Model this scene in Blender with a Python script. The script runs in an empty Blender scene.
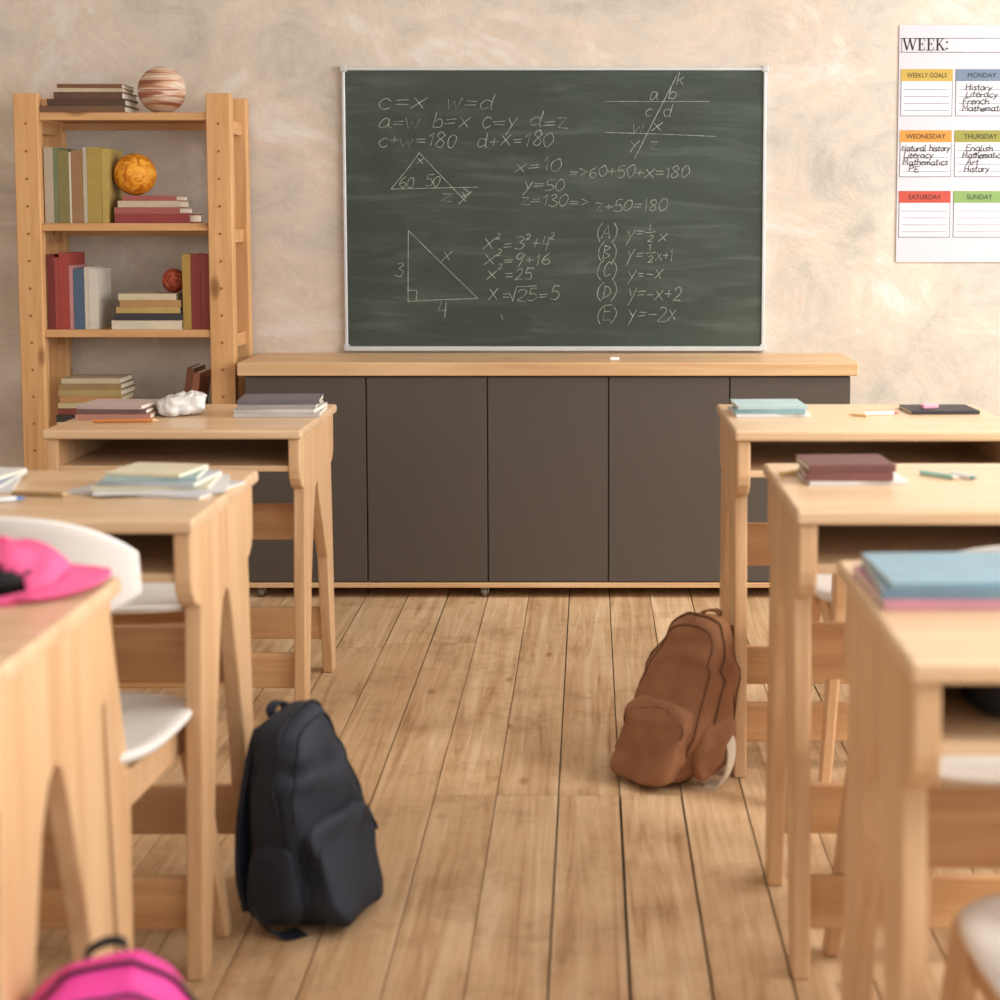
import bpy, bmesh, math, random
from mathutils import Vector, Matrix, noise
random.seed(7)
S = bpy.context.scene
COL = S.collection

# ------------------------------------------------------------------ materials
def lin(c):
    out = []
    for v in c[:3]:
        v = v / 255.0
        out.append(v / 12.92 if v <= 0.04045 else ((v + 0.055) / 1.055) ** 2.4)
    return (*out, 1.0)

MATS = {}
def nodes(name):
    m = bpy.data.materials.new(name); m.use_nodes = True
    nt = m.node_tree
    return m, nt, nt.nodes['Principled BSDF']

def N(nt, t, **kw):
    n = nt.nodes.new(t)
    for k, v in kw.items():
        if k in n.inputs.keys(): n.inputs[k].default_value = v
        else: setattr(n, k, v)
    return n

def ramp(nt, stops):
    r = nt.nodes.new('ShaderNodeValToRGB')
    e = r.color_ramp.elements
    while len(e) < len(stops): e.new(0.5)
    for i, (p, c) in enumerate(stops):
        e[i].position = p; e[i].color = c
    return r

def mat(name, col, rough=0.6, var=0.08, scale=25, bump=0.0, bscale=300, spec=0.4, metal=0.0, sub=0.0):
    if name in MATS: return MATS[name]
    m, nt, b = nodes(name); L = nt.links
    tc = N(nt, 'ShaderNodeTexCoord')
    n = N(nt, 'ShaderNodeTexNoise', Scale=scale, Detail=4.0)
    L.new(tc.outputs['Object'], n.inputs['Vector'])
    c = lin(col)
    r = ramp(nt, [(0.3, (*[x * (1 - var) for x in c[:3]], 1)), (0.7, (*[min(1, x * (1 + var)) for x in c[:3]], 1))])
    L.new(n.outputs['Fac'], r.inputs['Fac']); L.new(r.outputs['Color'], b.inputs['Base Color'])
    b.inputs['Roughness'].default_value = rough
    b.inputs['Specular IOR Level'].default_value = spec
    b.inputs['Metallic'].default_value = metal
    if bump:
        n2 = N(nt, 'ShaderNodeTexNoise', Scale=bscale, Detail=3.0)
        L.new(tc.outputs['Object'], n2.inputs['Vector'])
        bp = N(nt, 'ShaderNodeBump', Strength=bump, Distance=0.002)
        L.new(n2.outputs['Fac'], bp.inputs['Height']); L.new(bp.outputs['Normal'], b.inputs['Normal'])
    MATS[name] = m
    return m

def wood(name, c1, c2, axis='X', knots=0.0, rough=0.42, sc=1.0, knotcol=(120, 70, 30)):
    if name in MATS: return MATS[name]
    m, nt, b = nodes(name); L = nt.links
    tc = N(nt, 'ShaderNodeTexCoord')
    oi = N(nt, 'ShaderNodeObjectInfo')
    add = N(nt, 'ShaderNodeVectorMath', operation='ADD')
    L.new(tc.outputs['Object'], add.inputs[0])
    cmb = N(nt, 'ShaderNodeCombineXYZ')
    mul = N(nt, 'ShaderNodeMath', operation='MULTIPLY'); mul.inputs[1].default_value = 13.0
    L.new(oi.outputs['Random'], mul.inputs[0])
    for k in 'XYZ': L.new(mul.outputs[0], cmb.inputs[k])
    L.new(cmb.outputs[0], add.inputs[1])
    mp = N(nt, 'ShaderNodeMapping')
    s = {'X': (1.6, 26, 26), 'Y': (26, 1.6, 26), 'Z': (26, 26, 1.6)}[axis]
    mp.inputs['Scale'].default_value = tuple(v * sc for v in s)
    L.new(add.outputs[0], mp.inputs['Vector'])
    n = N(nt, 'ShaderNodeTexNoise', Scale=1.0, Detail=6.0, Roughness=0.6, Distortion=0.8)
    L.new(mp.outputs[0], n.inputs['Vector'])
    r = ramp(nt, [(0.25, lin(c2)), (0.6, lin(c1)), (0.8, lin([min(255, v * 1.06) for v in c1]))])
    L.new(n.outputs['Fac'], r.inputs['Fac'])
    out = r.outputs['Color']
    if knots > 0:
        mp2 = N(nt, 'ShaderNodeMapping')
        k = {'X': (4, 9, 9), 'Y': (9, 4, 9), 'Z': (9, 9, 4)}[axis]
        mp2.inputs['Scale'].default_value = k
        L.new(add.outputs[0], mp2.inputs['Vector'])
        v = N(nt, 'ShaderNodeTexVoronoi', Scale=1.0)
        L.new(mp2.outputs[0], v.inputs['Vector'])
        kr = ramp(nt, [(0.0, (1, 1, 1, 1)), (0.10 * knots, (0.6, 0.6, 0.6, 1)), (0.17 * knots, (0, 0, 0, 1))])
        L.new(v.outputs['Distance'], kr.inputs['Fac'])
        mx = N(nt, 'ShaderNodeMixRGB'); mx.inputs[2].default_value = lin(knotcol)
        L.new(kr.outputs['Color'], mx.inputs[0]); L.new(out, mx.inputs[1]); out = mx.outputs[0]
    L.new(out, b.inputs['Base Color'])
    b.inputs['Roughness'].default_value = rough
    bp = N(nt, 'ShaderNodeBump', Strength=0.08, Distance=0.002)
    L.new(n.outputs['Fac'], bp.inputs['Height']); L.new(bp.outputs['Normal'], b.inputs['Normal'])
    MATS[name] = m
    return m

# ------------------------------------------------------------------ mesh helpers
def empty(name, loc=(0, 0, 0), rz=0.0):
    e = bpy.data.objects.new(name, None); e.empty_display_size = 0.05
    e.location = loc; e.rotation_euler = (0, 0, rz)
    COL.objects.link(e); return e

def finish(name, bm, mats, parent=None, loc=(0, 0, 0), rot=(0, 0, 0), smooth=False, bevel=0.0, seg=2):
    bmesh.ops.recalc_face_normals(bm, faces=bm.faces)
    me = bpy.data.meshes.new(name); bm.to_mesh(me); bm.free()
    if not isinstance(mats, (list, tuple)): mats = [mats]
    for m in mats: me.materials.append(m)
    if smooth:
        for p in me.polygons: p.use_smooth = True
    o = bpy.data.objects.new(name, me); COL.objects.link(o)
    o.location = loc; o.rotation_euler = rot
    if parent: o.parent = parent
    if bevel:
        md = o.modifiers.new('bevel', 'BEVEL'); md.width = bevel; md.segments = seg
        md.limit_method = 'ANGLE'; md.angle_limit = math.radians(35)
    return o

def bx(bm, x0, x1, y0, y1, z0, z1, mi=0, M=None):
    vs = [bm.verts.new(Vector((x, y, z))) for x in (x0, x1) for y in (y0, y1) for z in (z0, z1)]
    if M is not None:
        for v in vs: v.co = M @ v.co
    idx = [(0, 1, 3, 2), (4, 6, 7, 5), (0, 4, 5, 1), (2, 3, 7, 6), (0, 2, 6, 4), (1, 5, 7, 3)]
    for f in idx:
        fc = bm.faces.new([vs[i] for i in f]); fc.material_index = mi
    return vs

def box(name, b, m, parent=None, bevel=0.003, **k):
    bm = bmesh.new(); bx(bm, *b)
    return finish(name, bm, m, parent, bevel=bevel, **k)

def prism_yz(bm, pts, x0, x1):
    a = [bm.verts.new((x0, y, z)) for y, z in pts]
    c = [bm.verts.new((x1, y, z)) for y, z in pts]
    bm.faces.new(a); bm.faces.new(c[::-1])
    n = len(pts)
    for i in range(n): bm.faces.new([a[i], c[i], c[(i + 1) % n], a[(i + 1) % n]])

def spw(v, e): return math.copysign(abs(v) ** e, v)
def blob(bm, c, r, e1=0.5, e2=0.5, nu=32, nv=20, fn=None, mi=0):
    rows = []
    for i in range(nv + 1):
        ph = -math.pi / 2 + math.pi * i / nv
        row = []
        if i in (0, nv):
            p = Vector((0, 0, (1 if i else -1)))
            p = Vector((p.x * r[0], p.y * r[1], p.z * r[2])) + Vector(c)
            if fn: p = fn(p)
            row = [bm.verts.new(p)] * nu
        else:
            for j in range(nu):
                th = 2 * math.pi * j / nu
                p = Vector((spw(math.cos(ph), e1) * spw(math.cos(th), e2) * r[0],
                            spw(math.cos(ph), e1) * spw(math.sin(th), e2) * r[1],
                            spw(math.sin(ph), e1) * r[2])) + Vector(c)
                if fn: p = fn(p)
                row.append(bm.verts.new(p))
        rows.append(row)
    for i in range(nv):
        for j in range(nu):
            q = [rows[i][j], rows[i][(j + 1) % nu], rows[i + 1][(j + 1) % nu], rows[i + 1][j]]
            u = []
            for v in q:
                if v not in u: u.append(v)
            if len(u) >= 3:
                f = bm.faces.new(u); f.material_index = mi

def tube(name, polylines, depth, m, parent=None, loc=(0, 0, 0), res=1, cyclic=False, smooth=False, rot=(0, 0, 0)):
    cu = bpy.data.curves.new(name, 'CURVE'); cu.dimensions = '3D'
    cu.bevel_depth = depth; cu.bevel_resolution = res; cu.use_fill_caps = True
    for pl in polylines:
        if len(pl) < 2: continue
        sp = cu.splines.new('POLY'); sp.points.add(len(pl) - 1)
        for i, p in enumerate(pl): sp.points[i].co = (p[0], p[1], p[2], 1)
        sp.use_cyclic_u = cyclic
    cu.materials.append(m)
    o = bpy.data.objects.new(name, cu); COL.objects.link(o); o.location = loc; o.rotation_euler = rot
    if parent: o.parent = parent
    return o

def catmull(pts, n=6):
    if len(pts) < 3: return [tuple(p) for p in pts]
    P = [Vector(p) for p in pts]; P = [2 * P[0] - P[1]] + P + [2 * P[-1] - P[-2]]
    out = []
    for i in range(1, len(P) - 2):
        for k in range(n):
            t = k / n
            a, b, c, d = P[i - 1], P[i], P[i + 1], P[i + 2]
            out.append(tuple(0.5 * ((2 * b) + (-a + c) * t + (2 * a - 5 * b + 4 * c - d) * t * t + (-a + 3 * b - 3 * c + d) * t ** 3)))
    out.append(tuple(P[-2])); return out

def band(name, pts, width_vec, thick, m, parent=None):
    """flat webbing strap following pts, width along width_vec"""
    pts = [Vector(p) for p in catmull(pts, 6)]
    wv = Vector(width_vec)
    bm = bmesh.new(); rings = []
    for i, p in enumerate(pts):
        t = (pts[min(i + 1, len(pts) - 1)] - pts[max(i - 1, 0)]).normalized()
        nn = t.cross(wv).normalized() * thick / 2
        rings.append([bm.verts.new(p + s * wv / 2 + q * nn) for s, q in ((-1, -1), (1, -1), (1, 1), (-1, 1))])
    for a, b in zip(rings, rings[1:]):
        for k in range(4): bm.faces.new([a[k], a[(k + 1) % 4], b[(k + 1) % 4], b[k]])
    bm.faces.new(rings[0]); bm.faces.new(rings[-1][::-1])
    return finish(name, bm, m, parent, smooth=False)

# ------------------------------------------------------------------ shared materials
birchX = wood('birch_top', (218, 188, 152), (198, 160, 120), 'X', rough=0.30)
birchZ = wood('birch_leg', (214, 178, 138), (192, 148, 104), 'Z', rough=0.38)
birchR = wood('birch_rail', (206, 164, 120), (180, 134, 88), 'X', rough=0.45)
pineZ = wood('pine_post', (214, 168, 116), (190, 138, 86), 'Z', knots=1.1, rough=0.5)
pineX = wood('pine_board', (210, 164, 114), (186, 136, 84), 'X', knots=1.0, rough=0.5)
counterM = wood('pine_counter', (214, 180, 138), (190, 146, 102), 'X', knots=0.7, rough=0.45, sc=0.8)
whiteP = mat('white_lacquer', (226, 224, 220), 0.35, 0.02)
metalM = mat('aluminium', (205, 208, 210), 0.35, 0.03, metal=0.3)
steelM = mat('steel', (150, 150, 150), 0.3, 0.03, metal=0.9)
darkM = mat('dark_gap', (30, 22, 16), 0.9)
pageM = mat('paper_pages', (226, 218, 200), 0.8, 0.08, 200)

# ------------------------------------------------------------------ room
WY = 5.45; XL, XR = -2.6, 2.6; YB = -1.0; ZC = 3.0

def wall_mat():
    m, nt, b = nodes('plaster'); L = nt.links
    tc = N(nt, 'ShaderNodeTexCoord')
    mp = N(nt, 'ShaderNodeMapping'); mp.inputs['Scale'].default_value = (1, 1, 1.6)
    L.new(tc.outputs['Object'], mp.inputs['Vector'])
    n = N(nt, 'ShaderNodeTexNoise', Scale=2.0, Detail=9.0, Roughness=0.70, Distortion=1.0)
    L.new(mp.outputs[0], n.inputs['Vector'])
    r = ramp(nt, [(0.34, lin((188, 180, 170))), (0.45, lin((204, 196, 186))), (0.54, lin((214, 200, 185))), (0.66, lin((222, 218, 212)))])
    L.new(n.outputs['Fac'], r.inputs['Fac'])
    n3 = N(nt, 'ShaderNodeTexNoise', Scale=5.0, Detail=10.0, Roughness=0.78, Distortion=0.5)
    L.new(tc.outputs['Object'], n3.inputs['Vector'])
    r3 = ramp(nt, [(0.36, (0.86, 0.85, 0.84, 1)), (0.56, (1, 1, 1, 1))])
    L.new(n3.outputs['Fac'], r3.inputs['Fac'])
    mx = N(nt, 'ShaderNodeMixRGB', blend_type='MULTIPLY'); mx.inputs[0].default_value = 0.85
    L.new(r.outputs[0], mx.inputs[1]); L.new(r3.outputs[0], mx.inputs[2])
    L.new(mx.outputs[0], b.inputs['Base Color'])
    b.inputs['Roughness'].default_value = 0.85
    bp = N(nt, 'ShaderNodeBump', Strength=0.3, Distance=0.012)
    L.new(n3.outputs['Fac'], bp.inputs['Height']); L.new(bp.outputs['Normal'], b.inputs['Normal'])
    return m
plaster = wall_mat()
box('wall_back', (XL - .1, XR + .1, WY, WY + .1, -.1, ZC), plaster, bevel=0)
box('wall_left', (XL - .1, XL, YB, WY, -.1, ZC), plaster, bevel=0)
box('ceiling', (XL - .1, XR + .1, YB, WY + .1, ZC, ZC + .1), mat('ceiling_paint', (240, 239, 237), 0.9, 0.02), bevel=0)
bm = bmesh.new()
wins = [(-0.6, 1.1), (1.5, 3.2), (3.6, 5.1)]
z0w, z1w = 0.75, 2.7
bx(bm, XR, XR + .1, YB, WY, -.1, z0w); bx(bm, XR, XR + .1, YB, WY, z1w, ZC)
ys = [YB] + [v for w in wins for v in w] + [WY]
for i in range(0, len(ys), 2): bx(bm, XR, XR + .1, ys[i], ys[i + 1], z0w, z1w)
finish('wall_right', bm, plaster)
for i, (a, c) in enumerate(wins):
    bm = bmesh.new(); t = .05
    bx(bm, XR + .02, XR + .07, a, c, z0w, z0w + t); bx(bm, XR + .02, XR + .07, a, c, z1w - t, z1w)
    for y in (a, (a + c) / 2 - t / 2, c - t): bx(bm, XR + .021, XR + .069, y, y + t, z0w, z1w)
    bx(bm, XR - .12, XR + .03, a - .03, c + .03, z0w - .03, z0w)
    finish('window_%d' % (i + 1), bm, whiteP, bevel=.003)
bm = bmesh.new(); bx(bm, XL, XR, WY - .018, WY, 0, .08)
finish('baseboard_back', bm, pineX, bevel=.004)
bm = bmesh.new(); bx(bm, XL, XL + .018, YB, WY - .02, 0, .08)
finish('baseboard_left', bm, pineX, bevel=.004)

# floor boards
def floor_mat():
    m, nt, b = nodes('floor_boards'); L = nt.links
    at = N(nt, 'ShaderNodeAttribute'); at.attribute_name = 'tone'
    tc = N(nt, 'ShaderNodeTexCoord')
    sc = N(nt, 'ShaderNodeVectorMath', operation='SCALE'); sc.inputs['Scale'].default_value = 17.0
    L.new(at.outputs['Color'], sc.inputs[0])
    add = N(nt, 'ShaderNodeVectorMath', operation='ADD')
    L.new(tc.outputs['Object'], add.inputs[0]); L.new(sc.outputs[0], add.inputs[1])
    mp = N(nt, 'ShaderNodeMapping'); mp.inputs['Scale'].default_value = (26, 1.2, 1)
    L.new(add.outputs[0], mp.inputs['Vector'])
    n = N(nt, 'ShaderNodeTexNoise', Scale=1.0, Detail=8.0, Roughness=0.66, Distortion=1.4)
    L.new(mp.outputs[0], n.inputs['Vector'])
    r = ramp(nt, [(0.28, lin((156, 118, 82))), (0.42, lin((194, 160, 122))), (0.56, lin((210, 180, 144))), (0.72, lin((224, 200, 168)))])
    L.new(n.outputs['Fac'], r.inputs['Fac'])
    n2 = N(nt, 'ShaderNodeTexNoise', Scale=4.5, Detail=8.0, Roughness=0.78)
    L.new(add.outputs[0], n2.inputs['Vector'])
    r2 = ramp(nt, [(0.36, (0.72, 0.67, 0.62, 1)), (0.49, (0.96, 0.95, 0.93, 1)), (0.64, (1.05, 1.05, 1.05, 1))])
    L.new(n2.outputs['Fac'], r2.inputs['Fac'])
    mx = N(nt, 'ShaderNodeMixRGB', blend_type='MULTIPLY'); mx.inputs[0].default_value = 0.85
    L.new(r.outputs[0], mx.inputs[1]); L.new(r2.outputs[0], mx.inputs[2])
    sep = N(nt, 'ShaderNodeSeparateColor'); L.new(at.outputs['Color'], sep.inputs[0])
    r4 = ramp(nt, [(0, (0.88, 0.85, 0.81, 1)), (0.5, (0.96, 0.95, 0.94, 1)), (1, (1.04, 1.04, 1.04, 1))])
    L.new(sep.outputs[0], r4.inputs['Fac'])
    mx2 = N(nt, 'ShaderNodeMixRGB', blend_type='MULTIPLY'); mx2.inputs[0].default_value = 1.0
    L.new(mx.outputs[0], mx2.inputs[1]); L.new(r4.outputs[0], mx2.inputs[2])
    mp2 = N(nt, 'ShaderNodeMapping'); mp2.inputs['Scale'].default_value = (8, 3.6, 1)
    L.new(add.outputs[0], mp2.inputs['Vector'])
    v = N(nt, 'ShaderNodeTexVoronoi', Scale=1.0); L.new(mp2.outputs[0], v.inputs['Vector'])
    kr = ramp(nt, [(0.0, (.9, .9, .9, 1)), (0.05, (0.6, 0.6, 0.6, 1)), (0.12, (0, 0, 0, 1))])
    L.new(v.outputs['Distance'], kr.inputs['Fac'])
    mx3 = N(nt, 'ShaderNodeMixRGB'); mx3.inputs[2].default_value = lin((134, 90, 54))
    L.new(kr.outputs[0], mx3.inputs[0]); L.new(mx2.outputs[0], mx3.inputs[1])
    L.new(mx3.outputs[0], b.inputs['Base Color'])
    b.inputs['Roughness'].default_value = 0.5
    b.inputs['Specular IOR Level'].default_value = 0.4
    bp = N(nt, 'ShaderNodeBump', Strength=0.15, Distance=0.003)
    L.new(n.outputs['Fac'], bp.inputs['Height']); L.new(bp.outputs['Normal'], b.inputs['Normal'])
    return m
bm = bmesh.new(); cl = bm.loops.layers.color.new('tone')
bw = 0.1275; x = -0.193 - bw * 19
while x < XR:
    cuts = [YB]
    if -.36 < x + bw / 2 < .20:
        cuts += [3.32]
    else:
        yy = YB + random.uniform(1.0, 3.6)
        while yy < WY - .5:
            cuts.append(yy); yy += random.choice([2.4, 3.1])
    cuts.append(WY)
    for a, c in zip(cuts, cuts[1:]):
        t = (random.random(), random.random(), random.random(), 1)
        g = random.choice([.0009, .0012, .0018, .0026])
        x0, x1 = max(x + g, XL), min(x + bw - g, XR)
        if x1 - x0 < .01: continue
        n0 = len(bm.faces)
        bx(bm, x0, x1, a + .0008, c - .0008, -.02, 0)
        bm.faces.ensure_lookup_table()
        for f in bm.faces[n0:]:
            for l in f.loops: l[cl] = t
    x += bw
bx(bm, XL, XR, YB, WY, -.1, -.012, mi=1)
finish('floor', bm, [floor_mat(), darkM])

# ------------------------------------------------------------------ cabinet
cab = empty('cabinet', (0.0, 0, 0))
CX0, CX1, CY0 = -1.092, 0.83, 5.09; CYB = WY - .02
doorM = mat('cabinet_laminate', (82, 75, 70), 0.45, 0.03, 3, spec=0.35)
box('countertop', (CX0, CX1, CY0 - .012, WY - .001, .702, .744), counterM, cab, bevel=.004)
box('carcass', (CX0 + .02, CX1 - .02, CY0 + .025, CYB, .050, .702), doorM, cab)
box('bottom_board', (CX0 + .02, CX1 - .02, CY0, CYB, .034, .050), counterM, cab, bevel=.002)
dw = (CX1 - CX0 - .04) / 5
for i in range(5):
    box('door_panel_%d' % (i + 1), (CX0 + .02 + i * dw + .002, CX0 + .02 + (i + 1) * dw - .002, CY0 + .003, CY0 + .022, .053, .697), doorM, cab, bevel=.0015)
for i, xx in enumerate((CX0 + .06, -.33, .45, CX1 - .06)):
    for j, yy in enumerate((CY0 + .03, WY - .08)):
        bm = bmesh.new()
        bmesh.ops.create_cone(bm, cap_ends=True, segments=20, radius1=.016, radius2=.016, depth=.014,
                              matrix=Matrix.Translation((xx, yy, .016)) @ Matrix.Rotation(math.pi / 2, 4, 'Y'))
        bx(bm, xx - .012, xx + .012, yy - .012, yy + .012, .028, .034)
        bx(bm, xx - .012, xx - .008, yy - .01, yy + .01, .012, .03); bx(bm, xx + .008, xx + .012, yy - .01, yy + .01, .012, .03)
        finish('caster_%d' % (i * 2 + j + 1), bm, steelM, cab, bevel=.001)
box('chalk_piece', (0.062, 0.092, CY0 + .06, CY0 + .072, .744, .754), mat('chalk_white', (245, 245, 240), .9), bevel=.004)

# ------------------------------------------------------------------ chalkboard
def board_mat():
    m, nt, b = nodes('chalkboard_green'); L = nt.links
    tc = N(nt, 'ShaderNodeTexCoord')
    mp = N(nt, 'ShaderNodeMapping'); mp.inputs['Scale'].default_value = (1.5, 1, 2.5); mp.inputs['Rotation'].default_value = (0, .5, 0)
    L.new(tc.outputs['Object'], mp.inputs['Vector'])
    n = N(nt, 'ShaderNodeTexNoise', Scale=1.6, Detail=5.0, Roughness=0.6, Distortion=1.0)
    L.new(mp.outputs[0], n.inputs['Vector'])
    r = ramp(nt, [(0.32, lin((43, 54, 46))), (0.5, lin((50, 62, 53))), (0.75, lin((62, 74, 65)))])
    L.new(n.outputs['Fac'], r.inputs['Fac'])
    # eraser smears: directional streaks of chalk dust
    mp2 = N(nt, 'ShaderNodeMapping'); mp2.inputs['Scale'].default_value = (2.2, 1, 16); mp2.inputs['Rotation'].default_value = (0, -.45, 0)
    L.new(tc.outputs['Object'], mp2.inputs['Vector'])
    n2 = N(nt, 'ShaderNodeTexNoise', Scale=1.3, Detail=6.0, Roughness=0.6, Distortion=0.9)
    L.new(mp2.outputs[0], n2.inputs['Vector'])
    r2 = ramp(nt, [(0.5, (0, 0, 0, 1)), (0.85, (.32, .32, .32, 1))])
    L.new(n2.outputs['Fac'], r2.inputs['Fac'])
    mx = N(nt, 'ShaderNodeMixRGB'); mx.inputs[2].default_value = lin((122, 134, 126))
    L.new(r2.outputs[0], mx.inputs[0]); L.new(r.outputs[0], mx.inputs[1])
    L.new(mx.outputs[0], b.inputs['Base Color'])
    b.inputs['Roughness'].default_value = 0.6
    return m
cb = empty('chalkboard', (-.808, WY, 0))
BW, BT, BB = 1.383, 1.677, 0.757
box('board_surface', (.006, BW - .006, -.018, -.002, BB + .006, BT - .006), board_mat(), cb, bevel=0)
for nm, b in (('frame_top', (0, BW, -.024, 0, BT - .010, BT)), ('frame_bottom', (0, BW, -.028, 0, BB - .005, BB + .010)),
              ('frame_side_1', (0, .010, -.0238, 0, BB, BT - .001)), ('frame_side_2', (BW - .010, BW, -.0238, 0, BB, BT - .001))):
    box(nm, b, metalM, cb, bevel=.002)
for i, (xx, zz) in enumerate(((0, BT), (BW, BT), (0, BB), (BW, BB))):
    sx = 1 if xx == 0 else -1; sz = -1 if zz == BT else 1
    bm = bmesh.new()
    bx(bm, *sorted((xx - sx * .006, xx + sx * .016)), -.027, 0.0, *sorted((zz - sz * .006, zz + sz * .016)))
    finish('corner_cap_%d' % (i + 1), bm, mat('corner_plastic', (190, 192, 194), .5), cb, bevel=.004)

G = {
 'a': (.58, [[(.45,.5),(.25,.6),(.05,.35),(.15,.04),(.35,.12),(.46,.5)], [(.46,.56),(.44,.1),(.56,.02)]]),
 'b': (.48, [[(.08,1),(.05,0)], [(.06,.4),(.25,.58),(.42,.35),(.3,.03),(.06,.08)]]),
 'c': (.48, [[(.42,.5),(.25,.6),(.05,.3),(.2,0),(.42,.1)]]),
 'd': (.55, [[(.42,.45),(.2,.58),(.04,.3),(.15,.02),(.4,.15)], [(.46,1),(.42,.1),(.5,0)]]),
 'e': (.48, [[(.06,.32),(.4,.38),(.3,.6),(.08,.45),(.08,.1),(.25,0),(.44,.12)]]),
 'g': (.5, [[(.42,.5),(.2,.6),(.05,.35),(.2,.08),(.4,.2)], [(.43,.58),(.4,-.2),(.2,-.4),(.04,-.25)]]),
 'h': (.48, [[(.06,1),(.04,0)], [(.05,.35),(.25,.58),(.4,.4),(.4,0)]]),
 'i': (.22, [[(.1,.58),(.1,0)], [(.12,.78),(.14,.84)]]),
 'k': (.45, [[(.06,1),(.04,0)], [(.38,.6),(.06,.25)], [(.15,.33),(.4,0)]]),
 'l': (.24, [[(.1,1),(.08,.08),(.18,0)]]),
 'm': (.62, [[(.04,.58),(.04,0)], [(.04,.4),(.18,.58),(.27,.4),(.27,0)], [(.27,.4),(.42,.58),(.52,.4),(.52,0)]]),
 'n': (.48, [[(.04,.58),(.04,0)], [(.04,.4),(.22,.58),(.38,.4),(.38,0)]]),
 'o': (.48, [[(.25,.6),(.05,.4),(.1,.05),(.3,0),(.43,.3),(.35,.56),(.22,.6)]]),
 'r': (.38, [[(.05,.58),(.05,0)], [(.05,.35),(.2,.57),(.34,.52)]]),
 's': (.42, [[(.36,.52),(.2,.6),(.07,.48),(.3,.22),(.2,0),(.03,.08)]]),
 't': (.36, [[(.15,.85),(.13,.1),(.27,0)], [(.0,.58),(.32,.6)]]),
 'u': (.48, [[(.04,.58),(.06,.1),(.22,0),(.38,.15)], [(.4,.58),(.4,0)]]),
 'w': (.66, [[(.0,.58),(.12,.0),(.28,.45),(.42,.0),(.58,.6)]]),
 'x': (.5, [[(.02,.62),(.42,0)], [(.44,.64),(.0,-.02)]]),
 'y': (.5, [[(.03,.6),(.22,.15)], [(.44,.62),(.22,.1),(.05,-.35)]]),
 'z': (.5, [[(.03,.58),(.4,.58),(.04,.02),(.46,.02)]]),
 '0': (.52, [[(.28,.9),(.06,.6),(.1,.1),(.28,0),(.46,.35),(.4,.8),(.24,.9)]]),
 '1': (.32, [[(.04,.65),(.2,.92),(.17,0)]]),
 '2': (.54, [[(.06,.7),(.2,.9),(.4,.8),(.38,.5),(.05,.03),(.26,.05),(.48,.02)]]),
 '3': (.5, [[(.06,.8),(.25,.9),(.4,.72),(.2,.5),(.42,.3),(.28,.0),(.03,.1)]]),
 '4': (.5, [[(.12,.9),(.05,.4),(.42,.4)], [(.38,.85),(.34,0)]]),
 '5': (.5, [[(.12,.9),(.09,.52),(.3,.55),(.42,.3),(.3,.02),(.04,.06)], [(.12,.9),(.44,.92)]]),
 '6': (.5, [[(.38,.9),(.12,.6),(.06,.2),(.25,0),(.42,.2),(.3,.45),(.08,.3)]]),
 '8': (.5, [[(.4,.75),(.25,.92),(.08,.72),(.38,.3),(.25,0),(.06,.2),(.42,.75)]]),
 '9': (.5, [[(.42,.7),(.25,.9),(.07,.65),(.22,.45),(.42,.65)], [(.43,.8),(.38,.3),(.2,0)]]),
 '+': (.55, [[(.04,.35),(.44,.35)], [(.24,.58),(.24,.12)]]),
 '-': (.5, [[(.04,.35),(.4,.35)]]),
 '=': (.58, [[(.05,.44),(.46,.46)], [(.05,.24),(.46,.26)]]),
 '>': (.5, [[(.0,.58),(.38,.34),(.02,.1)]]),
 '(': (.3, [[(.25,1.1),(.06,.7),(.06,.2),(.25,-.2)]]),
 ')': (.3, [[(.02,1.1),(.22,.7),(.2,.2),(.02,-.2)]]),
 'A': (.6, [[(.0,0),(.28,.95),(.5,0)], [(.1,.35),(.42,.35)]]),
 'B': (.55, [[(.07,.95),(.05,0)], [(.07,.93),(.38,.8),(.1,.5),(.44,.25),(.05,.0)]]),
 'C': (.55, [[(.48,.75),(.3,.95),(.06,.5),(.2,.03),(.48,.15)]]),
 'D': (.58, [[(.08,.95),(.06,0)], [(.03,.93),(.4,.8),(.46,.35),(.05,.0)]]),
 'E': (.52, [[(.46,.93),(.08,.93),(.06,0),(.46,.02)], [(.07,.5),(.38,.5)]]),
 'F': (.5, [[(.46,.93),(.08,.93),(.06,0)], [(.07,.5),(.38,.5)]]),
 'H': (.6, [[(.07,.95),(.05,0)], [(.48,.95),(.46,0)], [(.06,.48),(.47,.5)]]),
 'L': (.48, [[(.1,.95),(.06,.02),(.44,.04)]]),
 'M': (.7, [[(.03,0),(.1,.95),(.32,.3),(.54,.95),(.6,0)]]),
 'N': (.62, [[(.05,0),(.08,.95),(.48,.02),(.52,.97)]]),
 'P': (.5, [[(.08,.95),(.06,0)], [(.04,.92),(.36,.9),(.4,.6),(.07,.45)]]),
 ' ': (.45, []),
}
SHARP = set('wxzMNEFLHkA14+-=>')
def write(text, x, z, h, jit=.03, slant=.12, maxw=None, y=0.0):
    out = []; cx = 0
    tot = sum(G[c][0] for c in text) * h
    sx = (maxw / tot) if maxw else 1.0
    for c in text:
        w, st = G[c]
        jy = random.uniform(-jit, jit) * 2.0; js = 1 + random.uniform(-.12, .10)
        for s in st:
            pts = [(p[0] + random.uniform(-jit, jit), 0, p[1] * js + jy + random.uniform(-jit, jit) * .8) for p in s]
            if c not in SHARP: pts = catmull(pts, 5)
            out.append([(x + (cx + p[0] + p[2] * slant) * h * sx, y, z + p[2] * h) for p in pts])
        cx += w
    return out

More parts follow.
